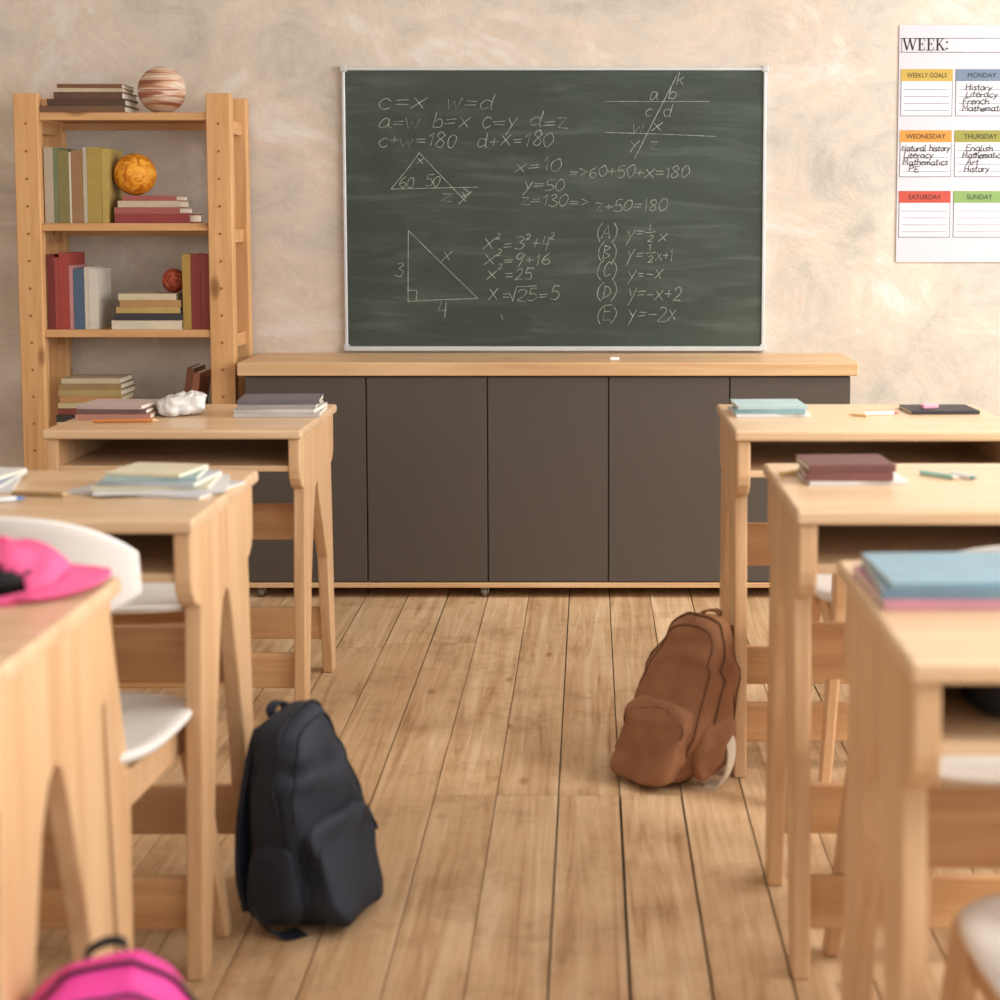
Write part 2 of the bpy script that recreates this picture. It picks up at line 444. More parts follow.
def bp(px, py):
    return ((px - 343.5) / 421 * 1.383, BT - (py - 67) / 285 * .92)
def W(text, px0, px1, py, hpx, **k):
    X, Z = bp(px0, py); X1 = bp(px1, py)[0]
    return write(text, X, Z, hpx * .00325, maxw=X1 - X, y=-.0182, jit=.045, **k)
def LN(*pts):
    out = []
    for p, q in zip(pts, pts[1:]):
        a, b = bp(*p), bp(*q)
        m = ((a[0] + b[0]) / 2 + random.uniform(-.0015, .0015), (a[1] + b[1]) / 2 + random.uniform(-.002, .002))
        out.append(catmull([(a[0], -.0182, a[1]), (m[0], -.0182, m[1]), (b[0], -.0182, b[1])], 5))
    return out
ch = []
ch += W('c=x', 378, 427, 108, 17); ch += W('w=d', 446, 494, 108, 17)
ch += W('a=w b=x c=y d=z', 378, 568, 127, 17)
ch += W('c+w=180  d+x=180', 378, 553, 146, 15)
ch += LN((420, 152), (391, 189), (478, 187)) + LN((419, 152), (466, 202))
ch += W('60', 399, 414, 187, 12); ch += W('50', 425, 440, 187, 12); ch += W('x', 417, 424, 163, 9)
ch += W('z', 440, 452, 202, 14); ch += W('y', 459, 471, 200, 14)
ch += LN((462, 187), (470, 193), (461, 197))
ch += W('x=10', 515, 562, 171, 14); ch += W('=>60+50+x=180', 568, 688, 177, 13)
ch += W('y=50', 523, 564, 190, 13); ch += W('z=130=>', 519, 590, 206, 13); ch += W('z+50=180', 594, 666, 211, 13)
ch += LN((604, 101), (708, 101)) + LN((604, 132), (714, 136)) + LN((675, 76), (634, 158))
ch += W('k', 674, 683, 84, 13); ch += W('a', 648, 657, 99, 13); ch += W('b', 666, 675, 99, 13)
ch += W('c', 643, 652, 116, 13); ch += W('d', 661, 671, 117, 13); ch += W('w', 632, 644, 131, 12); ch += W('x', 651, 661, 131, 12)
ch += W('y', 629, 639, 148, 13); ch += W('z', 648, 658, 149, 13)
ch += LN((408, 231), (407, 303), (477, 300), (408, 231)) + LN((408, 292), (416, 292), (415, 302))
ch += W('3', 394, 403, 277, 15); ch += W('x', 441, 451, 261, 14); ch += W('4', 435, 446, 320, 16)
def sq(px, py): return W('2', px, px + 5, py, 7)
ch += W('x', 483, 494, 250, 17) + sq(495, 240) + W('=3', 501, 524, 250, 16) + sq(525, 240) + W('+4', 530, 549, 250, 16) + sq(549, 240)
ch += W('x', 484, 495, 266, 16) + sq(496, 256) + W('=9+16', 502, 550, 266, 14)
ch += W('x', 485, 496, 281, 16) + sq(497, 271) + W('=25', 503, 532, 281, 14)
ch += W('x', 487, 497, 302, 16) + W('=', 500, 511, 302, 16) + LN((509, 296), (512, 303), (516, 288), (536, 287)) + W('25', 515, 536, 303, 15) + W('=5', 537, 559, 302, 15)
for t, py in (('(A)', 240), ('(B)', 260), ('(C)', 279), ('(D)', 300), ('(E)', 322)):
    ch += W(t, 596, 616, py, 15)
def half(px, py): return W('1', px, px + 4, py - 7, 8) + LN((px - 2, py - 5), (px + 8, py - 6)) + W('2', px, px + 6, py + 4, 8)
ch += W('y=', 626, 644, 240, 15) + half(647, 238) + W('x', 657, 668, 241, 14)
ch += W('y=', 626, 644, 260, 15) + half(647, 259) + W('x+1', 655, 673, 261, 13)
ch += W('y=-x', 627, 662, 280, 15); ch += W('y=-x+2', 627, 682, 301, 16); ch += W('y=-2x', 627, 676, 323, 16)
ch += LN((500, 316), (502, 322))
tube('chalk_writing', ch, .00108, mat('chalk_marks', (158, 166, 158), .95, .45, 45), cb, res=0)

# ------------------------------------------------------------------ poster
ps = empty('weekly_planner_poster', (1.008, WY, 1.815))
PS = 1 / 307.0
def pp(px, py): return ((px - 898) * PS, -(py - 25) / 238 * .771)
def pbox(bm, x0, y0, x1, y1, d, mi=0):
    a, b = pp(x0, y0), pp(x1, y1)
    bx(bm, a[0], b[0], -d, -d + .0006, b[1], a[1], mi)
bm = bmesh.new(); pbox(bm, 898, 25, 1013, 263, .004); finish('paper', bm, mat('poster_paper', (202, 202, 210), .6, .015), ps)
cells = [(900, 69, 'WEEKLY GOALS', (190, 162, 76)), (955, 69, 'MONDAY', (110, 128, 150)),
         (900, 130, 'WEDNESDAY', (204, 142, 62)), (955, 130, 'THURSDAY', (144, 142, 64)),
         (900, 191, 'SATURDAY', (186, 74, 60)), (955, 191, 'SUNDAY', (128, 160, 94))]
ink = mat('ink_black', (32, 30, 34), .7)
ruleM = mat('rule_grey', (110, 110, 116), .8)
whiteC = mat('poster_cell', (212, 212, 220), .6, .01)
for i, (x, y, t, c) in enumerate(cells):
    bm = bmesh.new(); pbox(bm, x, y, x + 52, y + 47, .0046); finish('cell_%d_border' % (i + 1), bm, ruleM, ps)
    bm = bmesh.new(); pbox(bm, x + .7, y + 12, x + 51.3, y + 46.3, .0052); finish('cell_%d' % (i + 1), bm, whiteC, ps)
    bm = bmesh.new(); pbox(bm, x, y, x + 52, y + 12, .0056); finish('header_band_%d' % (i + 1), bm, mat('band_%d' % i, c, .6, .02), ps)
    bm = bmesh.new()
    for k in range(4): pbox(bm, x + 3, y + 20 + k * 7, x + 49, y + 20.5 + k * 7, .0056)
    finish('rules_%d' % (i + 1), bm, ruleM, ps)
    cu = bpy.data.curves.new('header_text', 'FONT'); cu.body = t; cu.size = .0225; cu.align_x = 'CENTER'; cu.align_y = 'CENTER'; cu.extrude = .0002
    cu.materials.append(ink)
    o = bpy.data.objects.new('header_text_%d' % (i + 1), cu); COL.objects.link(o); o.parent = ps
    q = pp(x + 26, y + 6.3); o.location = (q[0], -.0060, q[1]); o.rotation_euler = (math.pi / 2, 0, 0)
    o.scale = (.8 if i == 0 else .95, 1, 1)
def PW(t, x0, y, h, x1=None):
    a = pp(x0, y); mw = (x1 - x0) * PS if x1 else None
    return write(t, a[0], a[1], h * PS, jit=.02, slant=.1, maxw=mw, y=-.0062)
hw = []
for t, x0, x1, y in (('History', 965, 992, 90), ('Literacy', 965, 998, 97), ('French', 962, 989, 104), ('Mathematics', 962, 1009, 111),
                 ('Natural history', 902, 951, 151), ('Literacy', 904, 934, 158), ('Mathematics', 903, 949, 165), ('PE', 909, 920, 172),
                 ('English', 966, 994, 151), ('Mathematics', 963, 1005, 158), ('Art', 967, 980, 165), ('History', 965, 991, 172)):
    hw += PW(t, x0, y, 6.6, x1)
tube('handwriting', hw, .0012, ink, ps, res=0)
def serif(L, x, w, h):
    s = []
    def v(px): s.append(((px, 0), (px, h), .0055))
    def sf(px, y, ww=.007): s.append(((px - ww, y), (px + ww, y), .0022))
    if L == 'E':
        v(x + .007); s.append(((x, h), (x + w, h), .0024)); s.append(((x, 0), (x + w, 0), .0024)); s.append(((x + .006, h * .52), (x + w * .75, h * .52), .0024))
        s += [((x + w, h), (x + w, h - .009), .0022), ((x + w, 0), (x + w, .009), .0022), ((x + w * .75, h * .38), (x + w * .75, h * .67), .0022)]
    if L == 'K':
        v(x + .007); sf(x + .007, 0); sf(x + .007, h); s.append(((x + .008, h * .4), (x + w - .003, h), .0024)); s.append(((x + .013, h * .52), (x + w, 0), .005)); sf(x + w - .003, h); sf(x + w, 0)
    if L == 'W':
        s += [((x, h), (x + w * .27, 0), .005), ((x + w * .27, 0), (x + w * .5, h), .0024), ((x + w * .5, h), (x + w * .75, 0), .005), ((x + w * .75, 0), (x + w, h), .0024)]
        sf(x, h); sf(x + w * .5, h, .005); sf(x + w, h)
    if L == ':':
        s += [((x, .002), (x, .008), .006), ((x, h * .6), (x, h * .6 + .006), .006)]
    return s
bm = bmesh.new(); ox, oz = pp(902.5, 50)
xx = ox
for L, w in (('W', .039), ('E', .023), ('E', .023), ('K', .027), (':', .004)):
    for a, b_, t in serif(L, xx + (.004 if L == ':' else 0), w, .037):
        A = Vector((a[0], 0, a[1])); B = Vector((b_[0], 0, b_[1])); d = (B - A)
        n = Vector((-d.z, 0, d.x)).normalized() * t / 2
        q = [bm.verts.new(Vector((p.x, -.0050, p.z + oz))) for p in (A - n, B - n, B + n, A + n)]
        bm.faces.new(q)
    xx += w + .006
finish('week_title', bm, ink, ps)
bm = bmesh.new(); pbox(bm, 899, 38.0, 1011, 38.6, .0047); pbox(bm, 899, 51.8, 1011, 52.5, .0047); pbox(bm, 900, 38.0, 900.6, 52, .0047)
finish('title_rules', bm, ruleM, ps)

# ------------------------------------------------------------------ books
def bmat(c): return mat('cover_%02x%02x%02x' % c, tuple(v * .93 for v in c), .55, .06, 30)
def book(bm, w, d, t, mi, M, soft=False):
    c = min(.0035, t * .14)
    bx(bm, -w / 2, w / 2, -d / 2, d / 2, 0, c, mi, M); bx(bm, -w / 2, w / 2, -d / 2, d / 2, t - c, t, mi, M)
    bx(bm, -w / 2, w / 2, -d / 2, -d / 2 + c, c, t - c, mi, M)
    bx(bm, -w / 2 + c, w / 2 - c, -d / 2 + c, d / 2 - c * 1.2, c, t - c, 0, M)
def stack(name, loc, items, rz=0):
    bm = bmesh.new(); mats = [pageM]; z = 0
    for it in items:
        w, d, t, c, r = it[:5]; dx = it[5] if len(it) > 5 else 0; fl = it[6] if len(it) > 6 else 0
        m = bmat(c)
        if m not in mats: mats.append(m)
        M = Matrix.Translation((dx, 0, z)) @ Matrix.Rotation(math.radians(r + 180 * fl), 4, 'Z')
        book(bm, w, d, t, mats.index(m), M); z += t + .0004
    return finish(name, bm, mats, None, loc, (0, 0, rz))
def row(name, x0, y, z, items):
    bm = bmesh.new(); mats = [pageM]; x = 0
    for it in items:
        t, h, d, c = it[:4]; ln = it[4] if len(it) > 4 else 0
        m = bmat(c)
        if m not in mats: mats.append(m)
        M = Matrix.Translation((x, 0, 0)) @ Matrix.Rotation(math.radians(ln), 4, 'Y') @ \
            Matrix.Translation((t, d / 2, h / 2)) @ Matrix.Rotation(-math.pi / 2, 4, 'Y')
        if ln: M = Matrix.Translation((0, 0, t * math.sin(math.radians(ln)))) @ M
        book(bm, h, d, t, mats.index(m), M)
        x += t + .0008
    return finish(name, bm, mats, None, (x0, y, z))

# ------------------------------------------------------------------ bookshelf
bs = empty('bookshelf', (0, 0, 0))
SX0, SX1, SY0, SY1 = -1.785, -1.112, 5.15, 5.43
pw = .077
for i, (xa, ya) in enumerate(((SX0, SY0), (SX1 - pw, SY0), (SX0, SY1 - .045), (SX1 - pw, SY1 - .045))):
    box('post_%d' % (i + 1), (xa, xa + pw, ya, ya + .045, 0, 1.574), pineZ, bs, bevel=.004)
SZ = [1.503, 1.161, .828, .49, .16]
for i, z in enumerate(SZ):
    bm = bmesh.new()
    for k in range(4):
        y0 = SY0 + .012 + k * .064
        bx(bm, SX0 + pw, SX1 - pw, y0, y0 + .060, z - .006, z + .012)
    bx(bm, SX0 + pw, SX1 - pw, SY0 + .008, SY0 + .024, z - .012, z + .0115)
    bx(bm, SX0 + pw, SX1 - pw, SY1 - .045, SY1 - .02, z - .03, z - .0065)
    finish('shelf_board_%d' % (i + 1), bm, pineX, bs, bevel=.002)
    for j, xa in enumerate((SX0 + .015, SX1 - pw + .015)):
        box('side_rail_%d' % (i * 2 + j + 1), (xa, xa + pw - .03, SY0 + .045, SY1 - .045, z - .05, z - .008), pineX, bs, bevel=.002)
bm = bmesh.new()
for xa in (SX0 + pw / 2, SX1 - pw / 2):
    z = .12
    while z < 1.55:
        bmesh.ops.create_cone(bm, cap_ends=True, segments=10, radius1=.004, radius2=.004, depth=.003,
                              matrix=Matrix.Translation((xa, SY0 - .001, z)) @ Matrix.Rotation(math.pi / 2, 4, 'X'))
        z += .085
finish('peg_holes', bm, mat('peg_dark', (150, 96, 50), .8), bs)
zt = [z + .0125 for z in SZ]
Y0 = SY0 + .03
stack('book_stack', (-1.575, 5.25, zt[0]), [(.265, .17, .020, (122, 90, 66), 0), (.24, .17, .02, (86, 62, 50), 2, .01), (.215, .16, .022, (104, 76, 62), -2, .02), (.2, .15, .012, (206, 188, 160), 3, .02), (.2, .15, .012, (128, 84, 60), 1, .02)])
row('book_row', -1.703, Y0, zt[1], [(.028, .235, .17, (190, 180, 162)), (.013, .235, .17, (120, 132, 100)), (.034, .225, .16, (136, 128, 80)), (.006, .22, .16, (226, 218, 200)), (.036, .225, .16, (160, 124, 86)),
    (.012, .235, .17, (196, 186, 168)), (.045, .235, .17, (178, 154, 82)), (.020, .23, .17, (190, 166, 94))])
stack('book_stack', (-1.378, 5.26, zt[1]), [(.235, .17, .028, (150, 66, 66), 0, .01), (.205, .165, .02, (172, 98, 94), -1, -.005), (.19, .16, .02, (206, 190, 168), 2, -.005), (.17, .15, .016, (172, 98, 90), 0, 0)])
row('book_row', -1.703, Y0, zt[2], [(.022, .235, .17, (120, 50, 48)), (.014, .225, .17, (164, 74, 68)), (.03, .24, .17, (168, 70, 64)), (.012, .2, .15, (196, 140, 140)), (.034, .19, .15, (82, 104, 130)), (.012, .195, .15, (216, 206, 192)), (.028, .19, .15, (220, 214, 204))])
stack('book_stack', (-1.39, 5.25, zt[2]), [(.22, .17, .028, (222, 212, 190), 0), (.21, .165, .022, (60, 58, 62), 1, .005), (.2, .16, .02, (196, 168, 104), -2, .005), (.19, .16, .02, (186, 144, 94), 1, .01), (.18, .15, .02, (216, 204, 172), 0, .0)])
row('book_row', -1.279, Y0, zt[2], [(.026, .235, .17, (184, 150, 78)), (.03, .235, .17, (134, 58, 52)), (.03, .235, .17, (150, 66, 58))])
stack('book_stack', (-1.575, 5.25, zt[3]), [(.22, .17, .025, (120, 90, 64), 0), (.21, .17, .02, (226, 216, 190), 0), (.215, .17, .022, (60, 54, 52), 1), (.2, .16, .02, (140, 70, 62), -2), (.205, .16, .018, (206, 190, 148), 0), (.195, .16, .02, (190, 146, 96), 2), (.2, .16, .02, (180, 160, 110), -1), (.195, .16, .018, (160, 134, 94), 0), (.185, .15, .016, (206, 194, 164), 1)])
row('book_row', -1.30, Y0, zt[3], [(.022, .215, .16, (110, 66, 46), 8), (.02, .2, .16, (150, 96, 66), 8)])

def planet_mat(name, kind):
    m, nt, b = nodes(name); L = nt.links
    tc = N(nt, 'ShaderNodeTexCoord')
    if kind == 'jup':
        mp = N(nt, 'ShaderNodeMapping'); mp.inputs['Scale'].default_value = (3, 3, 55); mp.inputs['Rotation'].default_value = (.12, .1, 0)
        L.new(tc.outputs['Object'], mp.inputs['Vector'])
        n = N(nt, 'ShaderNodeTexNoise', Scale=1.0, Detail=3.0, Distortion=0.6); L.new(mp.outputs[0], n.inputs['Vector'])
        r = ramp(nt, [(.38, lin((140, 82, 60))), (.46, lin((192, 148, 114))), (.55, lin((218, 202, 184))), (.62, lin((160, 98, 72)))])
    else:
        n = N(nt, 'ShaderNodeTexNoise', Scale=38.0 if kind == 'sun' else 60., Detail=5.0, Distortion=1.2); L.new(tc.outputs['Object'], n.inputs['Vector'])
        r = ramp(nt, [(.38, lin((190, 104, 16))), (.5, lin((226, 146, 28))), (.65, lin((240, 182, 60)))]) if kind == 'sun' else \
            ramp(nt, [(.35, lin((120, 44, 30))), (.5, lin((172, 72, 46))), (.68, lin((200, 110, 74)))])
    L.new(n.outputs['Fac'], r.inputs['Fac']); L.new(r.outputs[0], b.inputs['Base Color'])
    b.inputs['Roughness'].default_value = .6
    return m
def planet(name, loc, r, m):
    bm = bmesh.new(); blob(bm, (0, 0, 0), (r, r, r), 1, 1, 40, 24)
    return finish(name, bm, m, None, loc, smooth=True)
planet('jupiter_globe', (-1.348, 5.25, zt[0] + .074), .074, planet_mat('jupiter', 'jup'))
planet('sun_globe', (-1.437, 5.245, zt[1] + .0862 + .066), .066, planet_mat('sun', 'sun'))
planet('mars_globe', (-1.323, 5.25, zt[2] + .1125 + .038), .038, planet_mat('mars', 'mars'))

# ------------------------------------------------------------------ desks
def desk(x0, y0, w, d, h):
    e = empty('school_desk', (x0, y0, 0))
    T = .022; H = h - T
    bm = bmesh.new(); bx(bm, 0, w, 0, d, H, h); finish('desktop', bm, birchX, e, bevel=.006, seg=3)
    q = h / .75
    pts = [(.012, H), (.012, H - .075)]
    pts += [(.012 + .062 * (1 - math.cos(a)), H - .075 - .05 * math.sin(a)) for a in (.4, .8, 1.2, 1.57)]
    pts += [(.062, .42 * q), (.036, 0), (.090, 0), (.150, .34 * q), (.196, H - .20), (.222, H - .150), (.246, H - .138),
            (.270, H - .150), (.292, H - .20), (d - .145, .34 * q), (d - .088, 0), (d - .036, 0), (d - .062, .42 * q)]
    pts += [(d - .03 - .045 * (1 - math.cos(a)), H - .075 - .05 * math.sin(a)) for a in (1.57, 1.2, .8, .4)]
    pts += [(d - .03, H - .075), (d - .03, H)]
    for i, xa in enumerate((.006, w - .034)):
        bm = bmesh.new(); prism_yz(bm, pts, xa, xa + .028)
        finish('side_frame_%d' % (i + 1), bm, birchZ, e, bevel=.004)
    box('cubby_bottom', (.034, w - .034, .018, d - .05, H - .078, H - .064), birchX, e, bevel=.002)
    box('cubby_back', (.034, w - .034, d - .065, d - .05, H - .064, H), birchX, e, bevel=.001)
    box('back_rail', (.03, w - .03, d - .118, d - .100, .385 * q, .485 * q), birchR, e, bevel=.004)
    box('lower_back_rail', (.03, w - .03, d - .100, d - .082, .10 * q, .19 * q), birchR, e, bevel=.004)
    box('foot_rail', (.03, w - .03, .065, .083, .07, .155), birchR, e, bevel=.004)
    return e
L1 = (-1.27, 3.79, .602, .54, .70); L2 = (-1.2, 2.45, .603, .495, .737); L3 = (-1.19, 1.55, .60, .5, .74)
R1 = (.300, 3.388, .61, .50, .75); R2 = (.311, 2.453, .61, .49, .75); R3 = (.318, 1.6, .61, .5, .75)
for d in (L1, L2, L3, R1, R2, R3): desk(*d)

# ------------------------------------------------------------------ chairs
def chair(x, y, rz=0.0, hb=.76):
    e = empty('school_chair', (x, y, 0), rz)
    sz = .43; hw = .2
    bm = bmesh.new(); n = 40
    rings = (0.0, .35, .65, .88, .97, 1.0)
    prev = None; prevb = None
    ct = bm.verts.new((0, 0, sz - .012)); cbv = bm.verts.new((0, 0, sz - .03))
    for r in rings[1:]:
        R = []; Rb = []
        for j in range(n):
            th = 2 * math.pi * j / n
            px = spw(math.cos(th), .62) * hw * r; py = spw(math.sin(th), .62) * .195 * r
            dz = sz - .012 * (1 - r ** 3) - (.006 if r == 1 else 0)
            if py > .1: dz -= (py - .1) * .12
            R.append(bm.verts.new((px, py, dz))); Rb.append(bm.verts.new((px * .99, py * .99, dz - (.018 if r < 1 else .008))))
        for j in range(n):
            k = (j + 1) % n
            if prev is None:
                bm.faces.new([ct, R[j], R[k]]); bm.faces.new([cbv, Rb[k], Rb[j]])
            else:
                bm.faces.new([prev[j], R[j], R[k], prev[k]]); bm.faces.new([prevb[j], prevb[k], Rb[k], Rb[j]])
        prev, prevb = R, Rb
    for j in range(n):
        k = (j + 1) % n; bm.faces.new([prev[j], prevb[j], prevb[k], prev[k]])
    finish('seat', bm, whiteP, e, smooth=True)
    bm = bmesh.new(); nu, nv = 20, 8; F = []; B = []
    for i in range(nu + 1):
        u = -1 + 2 * i / nu; f = []; b_ = []
        for j in range(nv + 1):
            v = j / nv
            half = .080 * (1 - abs(u) ** 3.0 * .62)
            z = hb - .080 + (v * 2 - 1) * half - .016 * u * u
            xx = math.sin(u * .95) * .235; yy = -.215 + (1 - math.cos(u * .95)) * .2 - (z - .6) * .18
            nx, ny = math.sin(u * .95), -math.cos(u * .95)
            f.append(bm.verts.new((xx, yy, z))); b_.append(bm.verts.new((xx + nx * .014, yy + ny * .014, z)))
        F.append(f); B.append(b_)
    for i in range(nu):
        for j in range(nv):
            bm.faces.new([F[i][j], F[i + 1][j], F[i + 1][j + 1], F[i][j + 1]])
            bm.faces.new([B[i][j], B[i][j + 1], B[i + 1][j + 1], B[i + 1][j]])
        bm.faces.new([F[i][0], B[i][0], B[i + 1][0], F[i + 1][0]]); bm.faces.new([F[i][nv], F[i + 1][nv], B[i + 1][nv], B[i][nv]])
    for i in (0, nu):
        for j in range(nv): bm.faces.new([F[i][j], F[i][j + 1], B[i][j + 1], B[i][j]])
    finish('backrest', bm, whiteP, e, smooth=True, bevel=.004)
    for s in (-1, 1):
        bm = bmesh.new()
        prism_yz(bm, [(.10, sz - .03), (.165, sz - .03), (.235, 0), (.205, 0)], s * .165 - .012, s * .165 + .012)
        for v in bm.verts: v.co.x += s * (sz - v.co.z) * .07
        finish('front_leg_%d' % (1 if s < 0 else 2), bm, birchZ, e, bevel=.005)
        bm = bmesh.new()
        prism_yz(bm, [(-.235, 0), (-.205, 0), (-.115, sz - .05), (-.13, sz + .05), (-.185, hb - .08), (-.21, hb - .075), (-.19, sz - .02)], s * .15 - .011, s * .15 + .011)
        for v in bm.verts:
            if v.co.z < sz: v.co.x += s * (sz - v.co.z) * .08
        finish('back_leg_%d' % (1 if s < 0 else 2), bm, birchZ, e, bevel=.004)
        box('side_rail_%d' % (1 if s < 0 else 2), (s * .16 - .009, s * .16 + .009, -.15, .15, sz - .085, sz - .032), birchZ, e, bevel=.003)
    box('cross_rail', (-.16, .16, -.02, .0, sz - .08, sz - .032), birchR, e, bevel=.003)
    return e
chair(-.820, 2.45, math.radians(-4), .79)
chair(-.95, 3.38, math.radians(4), .70)
chair(.60, 2.38, math.radians(4), .765)
chair(.66, 3.42, math.radians(-3), .68)
chair(.60, 1.66, math.radians(4), .80)
chair(-1.0, 1.50, 0)

# ------------------------------------------------------------------ backpacks
def backpack(loc, rz, m, trim, w=.27, d=.15, h=.38, lean=.15, side=0.0, name='backpack', strapm=None, seed=1, wr=1.0):
    e = empty(name, loc, rz)
    def sh(p):
        p = Vector(p); t = max(0, p.z / h)
        sx = 1.0 - .30 * t ** 2.2 + .05 * math.sin(t * math.pi); sy = 1.14 - .50 * t
        p.x *= sx; p.y *= sy
        q = p * 11 + Vector((seed * 7.3, 0, 0))
        fold = math.sin(p.z * 70 + noise.noise(p * 9 + Vector((seed, 0, 0))) * 7) * .003
        k = noise.noise(q) * .012 + noise.noise(p * 27 + Vector((seed, 3, 1))) * .007 + fold
        p.x += k * wr; p.y += (noise.noise(q + Vector((5, 9, 2))) * .013 + fold) * wr
        if p.z > .03: p.z += noise.noise(q + Vector((1, 2, 7))) * .010 * wr
        p.y += p.z * lean; p.x += p.z * side
        return p
    bm = bmesh.new(); blob(bm, (0, 0, h / 2), (w / 2, d / 2, h / 2), .55, .6, 64, 48, sh)
    finish('body', bm, m, e, smooth=True)
    bm = bmesh.new(); blob(bm, (0, -d / 2 + .006, h * .27), (w * .40, .030, h * .235), .42, .5, 48, 30, sh)
    finish('front_pocket', bm, m, e, smooth=True)
    zp = [sh((math.cos(a) * w * .375, -d / 2 - .018, h * .34 + math.sin(a) * h * .13)) for a in [i * math.pi / 16 for i in range(17)]]
    tube('pocket_zip', [[tuple(p) for p in zp]], .0024, trim, e)
    for nm, yy, off in (('main_zip', -d * .16, 0.003), ('piping_front', -d * .38, .001), ('piping_back', d * .36, .001)):
        pl = []
        for i in range(41):
            a = -0.5 + (math.pi + 1.0) * i / 40
            ca, sa = math.cos(a), math.sin(a)
            k = (1 - abs(yy / (d / 2)) ** (2 / .6)) ** (.6 / 2)
            pl.append(tuple(sh((spw(ca, .55) * (w / 2 * max(k, .55) + off), yy, h / 2 + spw(sa, .55) * (h / 2 * max(.9, k) + off)))))
        tube(nm, [pl], .0026 if nm == 'main_zip' else .0022, trim, e)
    sm = strapm or m
    band('top_handle', [sh((-.03, d * .28, h * .96)), sh((-.028, d * .38, h * .995)), sh((0, d * .42, h * 1.01)), sh((.028, d * .38, h * .995)), sh((.03, d * .28, h * .96))], (0, .018, 0), .004, sm, e)
    for s in (-1, 1):
        band('shoulder_strap_%d' % (1 if s < 0 else 2), [sh((s * .05, d * .36, h * .93)), sh((s * .06, d * .50, h * .78)), sh((s * .065, d * .53, h * .5)), sh((s * .075, d * .48, h * .25)), sh((s * w * .36, d * .40, h * .08))], (.04, 0, 0), .010, sm, e)
        bm = bmesh.new(); blob(bm, (s * w * .475, 0, h * .24), (.016, d * .33, h * .18), .6, .7, 24, 16, sh)
        finish('side_pocket_%d' % (1 if s < 0 else 2), bm, m, e, smooth=True)
    return e
brown = mat('canvas_brown', (144, 100, 70), .85, .12, 18, bump=.3, bscale=500)
brownT = mat('brown_trim', (104, 68, 46), .7)
navy = mat('nylon_navy', (30, 39, 53), .65, .15, 12, bump=.25, bscale=450)
navyT = mat('navy_trim', (18, 24, 36), .6)
pinkM = mat('nylon_pink', (220, 62, 150), .6, .1, 14, bump=.2)
blackM = mat('nylon_black', (20, 20, 24), .7)
bk = backpack((.158, 3.43, 0), math.radians(-44), brown, brownT, w=.215, d=.145, h=.345, lean=.28, side=.09, seed=1)
band('loose_strap', [(.085, .055, .11), (.128, .06, .10), (.140, .05, .05), (.13, .03, .010), (.10, .02, .005)], (.0, .025, .012), .005, mat('strap_beige', (200, 186, 166), .8), bk)
bn = backpack((-.474, 2.74, 0), math.radians(66), navy, navyT, w=.215, d=.148, h=.362, lean=.10, side=.0, seed=3, wr=1.2)
band('loose_strap', [(-.08, .04, .04), (-.105, .04, .045), (-.118, .02, .025), (-.11, -.01, .006), (-.08, -.03, .005)], (0, .025, .01), .004, navyT, bn)
backpack((-.505, 1.66, 0), math.radians(15), pinkM, blackM, w=.225, d=.15, h=.415, lean=.02, seed=5, strapm=blackM)

# ------------------------------------------------------------------ things on desks
z1 = .7005
stack('book_stack', (-1.165, 4.06, z1), [(.18, .15, .013, (184, 132, 118), 4), (.17, .14, .011, (120, 90, 84), 0), (.16, .14, .010, (196, 176, 172), -4)])
stack('book_stack', (-.775, 4.12, z1), [(.21, .17, .010, (200, 196, 194), 2), (.2, .16, .009, (222, 218, 216), -3), (.19, .16, .010, (170, 164, 166), 2), (.2, .15, .011, (110, 104, 112), 5, .0)])
def pen(loc, rz, c, L=.14, r=.0042, cap=None):
    e = empty('pen', loc, rz)
    bm = bmesh.new()
    bmesh.ops.create_cone(bm, cap_ends=True, segments=14, radius1=r, radius2=r, depth=L, matrix=Matrix.Translation((0, 0, r)) @ Matrix.Rotation(math.pi / 2, 4, 'Y'))
    finish('barrel', bm, mat('pen_%02x%02x%02x' % c, c, .35), e, bevel=.001)
    bm = bmesh.new()
    bmesh.ops.create_cone(bm, cap_ends=True, segments=14, radius1=r * .95, radius2=.0006, depth=.014, matrix=Matrix.Translation((L / 2 + .007, 0, r)) @ Matrix.Rotation(math.pi / 2, 4, 'Y'))
    cc = cap or (230, 200, 150)
    finish('tip', bm, mat('pen_%02x%02x%02x' % cc, cc, .4), e)
    return e
pen((-1.12, 3.93, z1), math.radians(8), (196, 124, 66))
bm = bmesh.new()
def cr(p):
    p = Vector(p); k = abs(noise.noise(p * 38)) * .013 - .003 + abs(noise.noise(p * 85)) * .006
    v = Vector((p.x, p.y, p.z - .026)).normalized() * k
    p += v; p.z = max(p.z + p.x * .12, .001); return p
blob(bm, (0, 0, .026), (.056, .036, .026), .6, .6, 72, 44, cr)
finish('crumpled_plastic_bag', bm, mat('clear_plastic', (212, 210, 208), .18, .2, 50), None, (-1.015, 4.08, z1), (0, 0, math.radians(25)), smooth=True)
z2 = .7375
stack('notebook_stack', (-.715, 2.74, z2), [(.24, .17, .004, (212, 212, 214), -14, -.01), (.21, .17, .004, (226, 226, 226), 10, .0), (.19, .15, .006, (218, 212, 188), 4, -.01), (.165, .14, .006, (196, 204, 212), -6, -.005), (.15, .13, .007, (166, 190, 190), 4, -.01), (.13, .12, .005, (226, 218, 190), -10, -.01)])
stack('notebook_stack', (-1.06, 2.77, z2), [(.17, .2, .006, (218, 218, 220), 14), (.16, .18, .006, (160, 176, 200), 4), (.14, .17, .006, (226, 226, 226), -8)])
pen((-.98, 2.58, z2), math.radians(28), (220, 226, 232), cap=(90, 130, 190)); pen((-.90, 2.66, z2), math.radians(-10), (160, 130, 90), L=.09)
z3 = .7505
